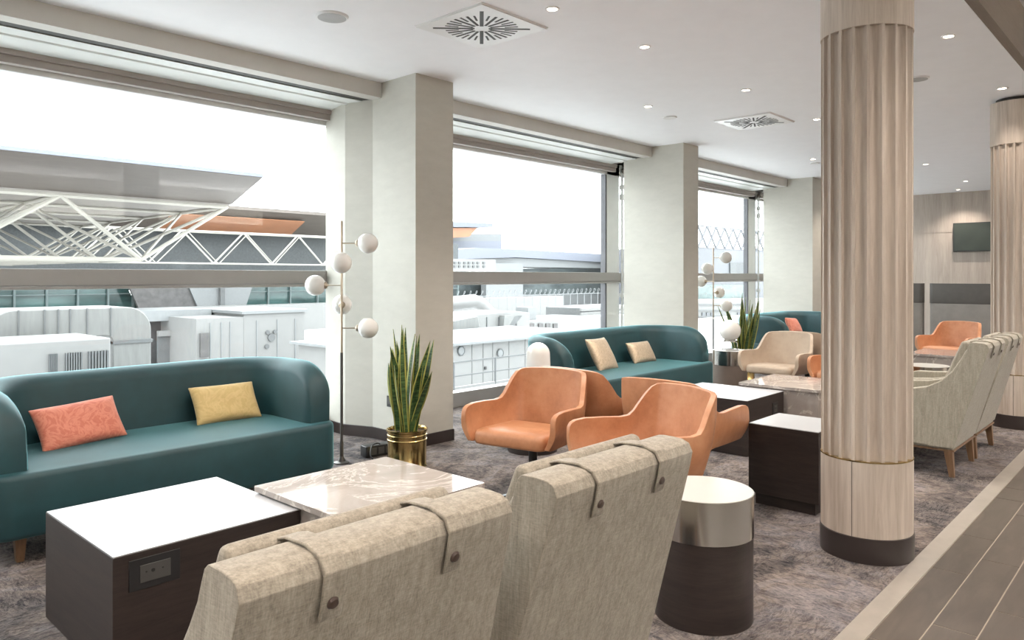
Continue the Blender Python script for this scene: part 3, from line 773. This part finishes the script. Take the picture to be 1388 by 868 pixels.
t = empty('fill_uplight', 'added fill light shelf on the back wall behind the camera, outside the picture', 'fill light', (5, YB+.1, 2.5))  # unseen shelf and area lamps, added as front fill for the room
build('housing', B((-9.8, 9.8, -.098, .1, -.02, .0), (-9.8, 9.8, .08, .1, .001, .06)), 'white_metal', t)
for i in range(7):
    l = bpy.data.lights.new('fill_uplight_area', 'AREA'); l.shape = 'RECTANGLE'; l.size = 2.7; l.size_y = .12; l.energy = 46; l.color = (1, .96, .93)
    lo = bpy.data.objects.new('fill_uplight_area', l); COL.objects.link(lo); lo.parent = t; lo.location = (-8.4+2.8*i, .0, .03); lo.rotation_euler = (PI-.35, 0, 0)

def vent(cx, cy, label, s=.295):
    t = empty('air_vent', label, 'ceiling vent', (cx, cy, CEIL), group='square swirl ceiling vents')
    build('plate', B(-s, s, -s, s, -.014, -.006), 'white_metal', t, bevel=.002)
    build('frame', B((-s-.006, -s+.012, -s-.006, s+.006, -.006, 0), (s-.012, s+.006, -s-.006, s+.006, -.006, 0), (-s+.012, s-.012, -s-.006, -s+.012, -.006, 0), (-s+.012, s-.012, s-.012, s+.006, -.006, 0)), 'white_metal', t)
    bm = bmesh.new()
    for k in range(32):
        a = 2*PI*k/32+PI/4; c, sn = math.cos(a), math.sin(a); e = min(.235/max(abs(c), abs(sn)), .235 if k % 8 else .31)
        r0 = (.04, .15, .10, .15)[k % 4] if k % 8 else .045
        if k % 2 == 0 and k % 8: r0 = .06
        w = .012 if k % 8 == 0 else (.0085 if k % 2 == 0 else .0065)
        q = [(c*r0-sn*w, sn*r0+c*w), (c*r0+sn*w, sn*r0-c*w), (c*e+sn*w, sn*e-c*w), (c*e-sn*w, sn*e+c*w)]
        prism(bm, q, 'z', -.0155, -.0141)
    build('slots', bm, 'slot_dark', t)
vent(3.365, 3.363, 'large square white ceiling vent with radial slots, nearest the camera')
vent(7.305, 3.345, 'far square white ceiling vent with radial slots')
def disc(x, y, r, name, label, cat, mat='white_metal', hgt=.012, inner=None):
    t = empty(name, label, cat, (x, y, CEIL))
    build('rim', lathe(bmesh.new(), [(0, 0), (r, 0), (r, -.004), (r*.93, -hgt), (0, -hgt)], 40), mat, t, smooth=True)
    if inner: build('grille', lathe(bmesh.new(), [(0, -hgt), (r*.86, -hgt), (r*.86, -hgt-.0015), (0, -hgt-.003)], 40), inner, t, smooth=True)
disc(2.61, 3.907, .10, 'ceiling_speaker', 'round ceiling speaker with grey grille, left of the large vent', 'speaker', inner='grille_grey')
disc(6.625, 1.654, .085, 'ceiling_speaker', 'round grey ceiling speaker right behind the big column top', 'speaker', inner='grille_grey')
disc(6.564, 3.89, .07, 'smoke_detector', 'small round white ceiling detector near the middle pillar', 'detector')
disc(10.593, 3.951, .07, 'smoke_detector', 'small round white ceiling detector by the far pillar downlight', 'detector')

# ------------------------------------------------------------------ far end: booths and screen
def booth(y0, y1, label):
    t = empty('booth_divider', label, 'booth', (14.0, (y0+y1)/2, 0), group='high grey booth dividers')
    h = (y1-y0)/2
    build('lower_upholstery', softbox(0, .16, -h, h, .0, .90, .06, .01), 'booth_grey', t, smooth=True)
    build('dark_top_band', softbox(-.004, .164, -h-.004, h+.004, .9001, 1.235, .06, .006), 'booth_dark', t, smooth=True)
booth(1.9, 3.32, 'wide high grey booth back with darker top band, below the wall screen')
booth(3.42, 4.4, 'high grey booth back left of the wide one, partly behind the near column')
t = empty('wall_screen', 'flat dark television screen hung on the pale wood wall', 'television', (16.02, 3.04, 2.09))
build('housing', B(.0, .07, -.47, .355, -.27, .27), 'black_plastic', t, bevel=.004)
build('display', B(-.004, -.0002, -.455, .340, -.255, .255), 'screen', t)

# ------------------------------------------------------------------ outside
GZ = -3.2; LZ = -1.3
tag(build('roof_ledge', B(-40, 60, 5.99, 11.6, LZ-.3, LZ), 'concrete'), None, None, kind='structure')
tag(build('roof_deck', B(-60, 160, 5.99, 150, GZ-.3, GZ), 'concrete'), None, None, kind='structure')
# -- terminal roof canopy with space truss
t = empty('terminal_canopy', 'large brown roof canopy on a white space truss beyond the near window', 'canopy', (17, 34, 4))
def W_(o, root):  # geometry written in world coordinates
    o.parent = root; o.location = -Vector(root.location); return o
zt, zb = 5.66, 4.87
bm = bmesh.new()
e = [(-30, 30, zt), (16.5, 30, zt), (17.4, 34.6, zb), (-30, 34.6, zb), (-30, 55.5, zb), (17.4, 55.5, zb), (-30, 55.5, zt+.6), (16.5, 55.5, zt+.6), (-30, 30, zt+.15), (16.5, 30, zt+.15)]
V = [bm.verts.new(p) for p in e]
for f in ((0, 1, 2, 3), (8, 9, 1, 0), (9, 7, 5, 2, 1), (8, 0, 3, 4, 6), (4, 5, 7, 6)): bm.faces.new([V[i] for i in f])
bm.faces.new([V[i] for i in (8, 6, 7, 9)])
W_(build('fascia', bm, 'ext_cladding'), t)
W_(build('soffit', B(-30, 17.3, 34.6, 55.5, zb-.06, zb-.002), 'ext_soffit'), t)
W_(build('gutter', B(-30, 16.5, 29.93, 30.0, zt+.02, zt+.17), 'ext_blue'), t)
X0, DX, zlo, zhi = 10.0, 7.2, 2.10, 4.72
for j in range(5):
    Y = 34.7+5.1*j; bm = bmesh.new(); r = .105 if j == 0 else .085
    tops = [X0+DX*k for k in (-3, -2, -1, 0, 1)]; bots = [X0-4.0+DX*k for k in (-3, -2, -1, 0, 1)]
    tube(bm, [(tops[0], Y, zhi), (tops[-1], Y, zhi)], r, 6); tube(bm, [(bots[0], Y, zlo), (bots[-1], Y, zlo)], r, 6)
    for k in range(5):
        tube(bm, [(bots[k], Y, zlo), (tops[k], Y, zhi)], r*.9, 6)
        if k < 4: tube(bm, [(tops[k], Y, zhi), (bots[k+1], Y, zlo)], r*.9, 6)
    if j < 4:
        for k in range(5):
            tube(bm, [(bots[k], Y, zlo), (tops[k], Y+5.1, zhi)], r*.7, 6); tube(bm, [(tops[k], Y, zhi), (bots[k], Y+5.1, zlo)], r*.7, 6)
            tube(bm, [(tops[k], Y, zhi), (tops[k], Y+5.1, zhi)], r*.8, 6); tube(bm, [(bots[k], Y, zlo), (bots[k], Y+5.1, zlo)], r*.8, 6)
            if k < 4: tube(bm, [(bots[k+1], Y, zlo), (tops[k], Y+5.1, zhi)], r*.7, 6)
    W_(build('truss', bm, 'ext_truss'), t)

# -- long dark terminal building behind with orange-lit soffit, truss, green glazing
t = empty('terminal_building', 'long dark terminal building with orange-lit soffit and green glazing, beyond the canopy', 'building', (30, 64, 0))
bm = bmesh.new(); prism(bm, [(60, 7.05), (60.1, 7.35), (90, 7.6), (90, 5.3), (63, 5.3)], 'x', 2, 54); W_(build('roof', bm, 'ext_cladding'), t)
W_(build('lit_soffit', prism(bmesh.new(), [(60.6, 6.45), (60.55, 6.40), (62.98, 5.25), (63.02, 5.30)], 'x', 25.4, 37.5), 'ext_orange'), t)  # warm light on this soffit is put into its orange colour
W_(build('upper_wall', B(-20, 62, 66, 70, .2, 5.3), 'ext_dark'), t)
bm = bmesh.new()
def facing(bm, pts, Y, dep=.3):
    q = [ony(u, v, Y) for u, v in pts]; prism(bm, [(p.x, p.z) for p in q], 'y', Y, Y+dep)
facing(bm, [(-60, 380), (168, 380), (190, 425), (-60, 425)], 64)
facing(bm, [(340, 380), (560, 378), (560, 424), (325, 420)], 64)
W_(build('green_glazing', bm, 'ext_glass'), t)
bm = bmesh.new()
for u in (-40, 19, 63, 105, 146, 180, 363, 393, 430, 470, 520, 560, 620):
    p = ony(u, 400, 63.9); box(bm, p.x-.07, p.x+.07, 63.75, 64.0, GZ, 1.2)
p = ony(0, 401, 63.9); box(bm, -20, 60, 63.8, 64, p.z-.04, p.z+.04)
W_(build('mullions', bm, 'ext_frame'), t)
bm = bmesh.new(); facing(bm, [(171, 380), (250, 380), (272, 422), (190, 422)], 62.5); W_(build('raked_dark_panel', bm, 'ext_shed'), t)
bm = bmesh.new(); facing(bm, [(252, 380), (345, 380), (328, 432), (275, 432)], 62.3); W_(build('raked_pale_panel', bm, 'ext_panel'), t)
W_(build('downpipe', B(ony(302, 400, 61.9).x-.2, ony(302, 400, 61.9).x+.2, 61.9, 62.2, GZ, 1.2), 'ext_grey'), t)
for yy, r in ((59.6, .07), (61.6, .05)):
    bm = bmesh.new(); x = 18.0; zl, zh = 2.42, 5.05
    tube(bm, [(18, yy, zh), (54, yy, zh)], r, 6); tube(bm, [(18, yy, zl), (54, yy, zl)], r, 6); k = 0
    x += .0 if r > .06 else 1.4
    while x < 52:
        tube(bm, [(x, yy, zl), (x+2.6, yy, zh)], r, 6); tube(bm, [(x+2.6, yy, zh), (x+5.2, yy, zl)], r, 6); x += 5.2
    W_(build('truss', bm, 'ext_truss'), t)
W_(build('parapet_wall', B(-20, 70, 56, 58, GZ, -1.0), 'ext_white'), t)

# -- rooftop duct and plant, near window
Yd = 15.0
def wp(u, v, Y=Yd): q = ony(u, v, Y); return (q.x, q.z)
t = empty('air_duct', 'big white sheet metal duct with rounded elbow on the roof outside the near window', 'duct', (5, Yd, 0))
def arc(c, r, a0, a1, n=8): return [(c[0]+r*math.cos(R(a0+(a1-a0)*i/n)), c[1]+r*math.sin(R(a0+(a1-a0)*i/n))) for i in range(n+1)]
zT = wp(150, 417)[1]; zU = wp(100, 458)[1]; xr = wp(205, 440)[0]; xi = wp(153, 460)[0]
pts = [(wp(-60, 417)[0], zT)]+arc((xr-.45, zT-.45), .45, 90, 0)+[(xr, GZ), (xi, GZ)]+arc((xi-.12, zU-.12), .12, 0, 90, 3)+[(wp(-60, 417)[0], zU)]
pts[0] = (wp(20, 417)[0], zT)
left = arc((wp(20, 417)[0], zT-.4), .4, 90, 180); xl = left[-1][0]
pts = left[::-1][:0]+[(wp(20, 417)[0], zT)]+pts[1:-1]+[(wp(22, 450)[0], zU), (wp(22, 450)[0], GZ), (xl, GZ), (xl, zT-.4)]+left[::-1][1:-1]
W_(build('duct_body', prism(bmesh.new(), pts, 'y', Yd, Yd+1.3), 'ext_metal', bevel=.02), t)
bm = bmesh.new()
for u in (25, 60, 79, 95, 118, 150):
    x = wp(u, 430)[0]; box(bm, x-.012, x+.012, Yd-.02, Yd, zU, zT)
box(bm, xi, xr+.02, Yd-.03, Yd+1.3, wp(180, 463)[1]-.03, wp(180, 463)[1]+.03)
W_(build('seam_flanges', bm, 'ext_grey'), t)
t = empty('plant_housing', 'white louvred plant housing below the duct outside the near window', 'roof plant', (3, 13, 0))
zc = ony(60, 462, 13.2).z
W_(build('casing', B(-6, ony(150, 480, 13).x, 13, 14.6, GZ, zc), 'ext_white', bevel=.02), t)
bm = bmesh.new()
for a, b in ((66, 78), (88, 112), (119, 148)):
    x0, x1 = ony(a, 500, 13).x, ony(b, 500, 13).x; n = 7
    for k in range(n): xx = x0+(x1-x0)*k/n; box(bm, xx, xx+(x1-x0)/n*.55, 12.955, 12.999, GZ, ony(100, 478, 13).z)
W_(build('louvres', bm, 'ext_grey'), t)
# -- white cabins right part of near window
t = empty('roof_cabin', 'long white panelled roof cabin seen left of the near wall pillar', 'cabin', (14, 24, 0))
a, b = ony(266, 430, 26).x, ony(330, 430, 26).x
W_(build('left_block', B(a, b, 26, 29, GZ-.2, ony(300, 431, 26).z), 'ext_white'), t)
b2 = ony(413, 420, 26).x
W_(build('main_block', B(b+.01, b2, 26, 30, GZ-.2, ony(360, 425, 26).z), 'ext_white'), t)
W_(build('roof_edge', B(b-.1, b2+.1, 25.9, 30.1, ony(360, 425, 26).z+.002, ony(360, 421, 26).z), 'ext_panel'), t)
bm = bmesh.new()
for u in (285, 300, 312, 348, 376, 400): x = ony(u, 470, 26).x; box(bm, x-.02, x+.02, 25.97, 26, GZ, ony(300, 437, 26).z)
W_(build('panel_joints', bm, 'ext_panel'), t)
q0, q1 = ony(272, 452, 25.9), ony(283, 484, 25.9)
W_(build('doorway', B(q0.x, q1.x, 25.88, 25.99, q1.z, q0.z), 'ext_shed'), t)
for k, (u, v, r) in enumerate(((364, 451, .08), (374, 450, .08), (369, 458, .15), (363, 470, .09))):
    q = ony(u, v, 25.9); m_ = Matrix.Translation((q.x, 25.98, q.z)) @ Matrix.Rotation(PI/2, 4, 'X'); bm = bmesh.new()
    lathe(bm, [(0, 0), (r, 0), (r, .05), (0, .05)], 16); bmesh.ops.transform(bm, matrix=m_, verts=bm.verts[:]); W_(build('vent_pipe', bm, 'ext_grey'), t)
t = empty('loading_shed', 'dark roofed shed with white door frame between duct and cabin', 'shed', (12, 27, 0))
p0, p1 = ony(219, 434, 29), ony(269, 434, 29)
W_(build('dark_wall', B(p0.x-1.5, p1.x, 29, 31, GZ, p0.z), 'ext_shed'), t)
W_(build('roof_slab', B(p0.x-2, p1.x+.2, 28.3, 31.2, p0.z, ony(219, 420, 29).z), 'ext_panel'), t)
q0, q1 = ony(214, 449, 28.2), ony(253, 449, 28.2)
W_(build('door_frame', B((q0.x, q1.x+.25, 28.1, 28.3, q0.z-.2, q0.z), (q1.x, q1.x+.25, 28.1, 28.3, GZ, q0.z)), 'ext_white'), t)
W_(build('shutter_door', B(q0.x, q1.x, 28.2, 28.3, GZ, q0.z-.2), 'ext_grey'), t)
# -- view through the middle window
t = empty('plant_room', 'white rooftop plant room with two round windows outside the middle window', 'roof building', (17, 17, 0))
p = ony(615, 466, 17); q = ony(700, 462, 17); pc = ony(650, 464, 17)
W_(build('walls', B(p.x-3, q.x+4, 17, 21, GZ, p.z-.05), 'ext_white'), t)
W_(build('roof_edge', B(p.x-3.2, q.x+4.2, 16.75, 21.2, p.z-.049, p.z+.03), 'ext_panel'), t)
for u, v in ((626, 476), (679, 479)):
    c = ony(u, v, 16.95); bm = bmesh.new()
    tube(bm, [(c.x+.14*math.cos(R(45*i+22)), 16.97, c.z+.14*math.sin(R(45*i+22))) for i in range(9)], .025, 6, caps=False); fr_ = W_(build('octagonal_window', bm, 'ext_grey'), t)
    bm = bmesh.new(); prism(bm, [(c.x+.12*math.cos(R(45*i+22)), c.z+.12*math.sin(R(45*i+22))) for i in range(8)], 'y', 16.96, 16.995); pane = build('window_pane', bm, 'ext_panel', fr_)
bm = bmesh.new()
for u in (640, 655, 668, 690, 712): xx = ony(u, 480, 17).x; box(bm, xx-.012, xx+.012, 16.985, 17, GZ, p.z-.06)
box(bm, p.x-3, q.x+4, 16.98, 17, p.z-.62, p.z-.60); W_(build('panel_joints', bm, 'ext_metal'), t)
q2 = ony(660, 499, 16.97)
W_(build('door_handles', B(q2.x-.1, q2.x-.03, 16.94, 16.985, q2.z-.05, q2.z+.05), 'ext_shed'), t)
t = empty('roof_units', 'stack of white angular air handling units above the plant room', 'roof plant', (20, 22, 0))
Yu = 22.5
def slab(name, pts, Y, dep, mat, par, **k): W_(build(name, prism(bmesh.new(), [wp(u, v, Y) for u, v in pts], 'y', Y, Y+dep), mat, **k), par)
slab('main_unit', [(612, 470), (718, 466), (718, 424), (700, 422), (612, 430)], Yu, 2.5, 'ext_white', t, bevel=.03)
for u in (660, 676, 700): slab('unit_joint', [(u, 430), (u+1, 430), (u+1, 466), (u, 466)], Yu-.03, .03, 'ext_grey', t)
slab('left_hood', [(612, 436), (648, 429), (651, 450), (612, 470)], Yu-1.0, 1.0, 'ext_metal', t, bevel=.02)
slab('right_hood_vent', [(684, 446), (696, 429), (708, 428), (694, 446)], Yu-.06, .06, 'ext_grey', t)
slab('right_hood', [(682, 447), (684, 428), (698, 428), (688, 446)], Yu-.3, .3, 'ext_metal', t)
bm = bmesh.new(); pth = [ony(600, 413, 26), ony(642, 408, 26), ony(650, 411, 26), ony(662, 423, 26), ony(672, 434, 26)]
tube(bm, pth, .33, 12); W_(build('curved_pipe', bm, 'ext_white', smooth=True), t)
t = empty('louvred_unit', 'white louvred cooling unit at the right of the middle window', 'roof plant', (33, 30, 0))
a, b = ony(787, 418, 30), ony(850, 418, 30)
W_(build('casing', B(a.x, b.x+2, 30.05, 33, GZ-.5, a.z), 'ext_grey'), t)
bm = bmesh.new()
for k in range(5): box(bm, a.x-.05, b.x+2, 29.9, 30.04, a.z-.28*k-.20, a.z-.28*k)
W_(build('slats', bm, 'ext_white'), t)
t = empty('low_roof_unit', 'low white roof structure with a row of small dark openings', 'roof plant', (27, 28, 0))
a, b = ony(718, 436, 28), ony(790, 434, 28)
W_(build('body', B(a.x-2, b.x+6, 28, 32, GZ-.5, a.z), 'ext_white'), t)
bm = bmesh.new()
for u in (722, 734, 744, 754): p = ony(u, 441, 27.9); box(bm, p.x-.22, p.x+.15, 27.9, 27.99, p.z-.18, p.z+.1)
W_(build('openings', bm, 'ext_shed'), t)
W_(build('top_box', B(ony(716, 430, 29).x, ony(727, 430, 29).x, 29, 30, a.z, ony(716, 417, 29).z), 'ext_panel'), t)
# long pale building beyond
t = empty('long_roof_building', 'long pale grey building with curved roof across the middle window', 'building', (60, 75, 0))
slab('roof', [(540, 349), (614, 339), (646, 336), (700, 338), (826, 345), (960, 352), (960, 362), (826, 356), (700, 349), (600, 352), (540, 356)], 74, 20, 'ext_blue', t)
slab('roof_band', [(540, 356), (640, 347), (826, 356), (960, 362), (960, 368), (826, 364), (700, 362), (540, 366)], 74.5, 10, 'ext_panel', t)
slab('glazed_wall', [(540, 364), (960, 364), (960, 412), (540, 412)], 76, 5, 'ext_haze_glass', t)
slab('pale_panel', [(659, 357), (709, 357), (709, 420), (659, 420)], 72.5, 1, 'ext_panel', t)
slab('lower_wall', [(540, 402), (960, 398), (960, 430), (540, 430)], 73, 2, 'ext_grey', t)
t = empty('office_building', 'pale blue glass office block with copper canopy tip left in the middle window', 'building', (50, 95, 0))
slab('block', [(560, 327), (680, 327), (680, 345), (560, 345)], 95, 10, 'ext_blue', t)
slab('top_storey', [(560, 317), (680, 317), (680, 327), (560, 327)], 95.5, 10, 'ext_panel', t)
slab('canopy_roof', [(560, 298), (668, 303), (668, 308), (560, 308)], 88, 12, 'ext_blue', t)
slab('canopy_soffit', [(560, 309), (647, 309), (636, 321), (560, 326)], 88.5, 4, 'ext_orange', t)
t = empty('window_cabin', 'white rooftop cabin with small gridded windows left in the middle window', 'roof building', (33, 50, 0))
slab('walls', [(560, 350), (672, 352), (672, 368), (672, 385), (560, 385)], 50, 3, 'ext_white', t)
bm = bmesh.new()
for u in (617, 623, 630, 636, 642, 648, 656):
    for v in (356.5, 361.5): p = ony(u, v, 49.95); box(bm, p.x-.13, p.x+.13, 49.9, 49.99, p.z-.09, p.z+.09)
W_(build('window_panes', bm, 'ext_grey'), t)
# razor-wire fence line
t = empty('wire_fence', 'mesh fence topped with coiled wire running across the middle window', 'fence', (40, 44, 0))
bm = bmesh.new(); Yf = 44; a = ony(612, 395, Yf).x; b = ony(830, 395, Yf).x; z1 = ony(700, 397, Yf).z; pts = []
n = 330
for i in range(n+1): x = a+(b-a)*i/n; an = i*.62; pts.append((x+.12*math.cos(an), Yf+.22*math.sin(an), z1+.24*math.cos(an)))
tube(bm, pts, .018, 4); W_(build('coiled_wire', bm, 'ext_panel'), t)
bm = bmesh.new(); x = a
while x < b: tube(bm, [(x, Yf, GZ-.5), (x, Yf, z1-.2)], .03, 5); x += 1.1
tube(bm, [(a, Yf, z1-.25), (b, Yf, z1-.25)], .03, 5); W_(build('posts', bm, 'ext_panel'), t)
# guard rail close to the window
t = empty('guard_rail', 'thin metal guard rail on the roof deck outside the middle window', 'railing', (9, 10.5, 0))
p0 = ony(560, 498, 10.5); p1 = ony(760, 486, 10.5)
bm = bmesh.new()
for z in (p0.z, p0.z-.27): tube(bm, [(4.5, 10.5, z), (16, 10.5, z)], .013, 8)
W_(build('rails', bm, 'ext_grey'), t)
for x in (6.6, 7.6, 8.6, 9.75, 10.9, 12.1, 13.2): W_(build('post', tube(bmesh.new(), [(x, 10.5, LZ), (x, 10.5, p0.z)], .02, 8), 'ext_grey'), t)
W_(build('kick_board', B(4.5, 16, 10.49, 10.53, p0.z-.62, p0.z-.48), 'ext_white'), t)
t = empty('roof_parapet', 'white raised roof parapet just outside the middle and far windows', 'parapet', (10, 8, 0))
W_(build('wall', B(-4, 40, 11.3, 11.6, LZ, LZ+.3), 'ext_white'), t)
# far window view
t = empty('truss_bridge', 'pale lattice truss across the far window', 'truss', (60, 50, 0))
bm = bmesh.new(); Y = 50; xa, xb = ony(905, 310, Y).x, ony(1080, 310, Y).x; zt2 = ony(948, 306, Y).z; zb2 = ony(948, 336, Y).z
tube(bm, [(xa, Y, zt2), (xb, Y, zt2)], .12, 6); tube(bm, [(xa, Y, zb2), (xb, Y, zb2)], .12, 6); x = xa; k = 0; st = (xb-xa)/16
while x < xb-st:
    tube(bm, [(x, Y, zb2), (x+st, Y, zt2)], .15, 6); tube(bm, [(x, Y, zt2), (x+st, Y, zb2)], .15, 6); x += st
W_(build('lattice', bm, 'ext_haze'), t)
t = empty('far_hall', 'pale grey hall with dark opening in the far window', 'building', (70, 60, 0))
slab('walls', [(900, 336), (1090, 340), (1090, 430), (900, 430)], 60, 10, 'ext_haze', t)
slab('opening', [(990, 356), (1016, 356), (1016, 372), (990, 372)], 59.8, .2, 'ext_dark', t)
slab('low_glazing', [(900, 386), (1016, 386), (1016, 405), (900, 405)], 59.8, .2, 'ext_glass', t)
slab('terrace', [(900, 408), (1090, 404), (1090, 440), (900, 440)], 40, 3, 'ext_white', t)
for v in (413, 421, 429): slab('terrace_rail', [(900, v), (1016, v-1), (1016, v+1), (900, v+2)], 39.8, .15, 'ext_grey', t)
for u in (952, 958, 964, 1000): slab('terrace_opening', [(u, 424), (u+4, 424), (u+4, 431), (u, 431)], 39.9, .09, 'ext_haze', t)

# ------------------------------------------------------------------ light
w = bpy.data.worlds.new('world'); S.world = w; w.use_nodes = True
nt = w.node_tree; bg = nt.nodes['Background']; bg.inputs[1].default_value = 3.4
bg.inputs[0].default_value = (.93, .965, 1, 1)
S.cycles.max_bounces = 10; S.cycles.diffuse_bounces = 6; S.cycles.glossy_bounces = 4; S.cycles.transparent_max_bounces = 12
S.cycles.sample_clamp_indirect = 6; S.cycles.use_denoising = True
S.view_settings.exposure = 1.3
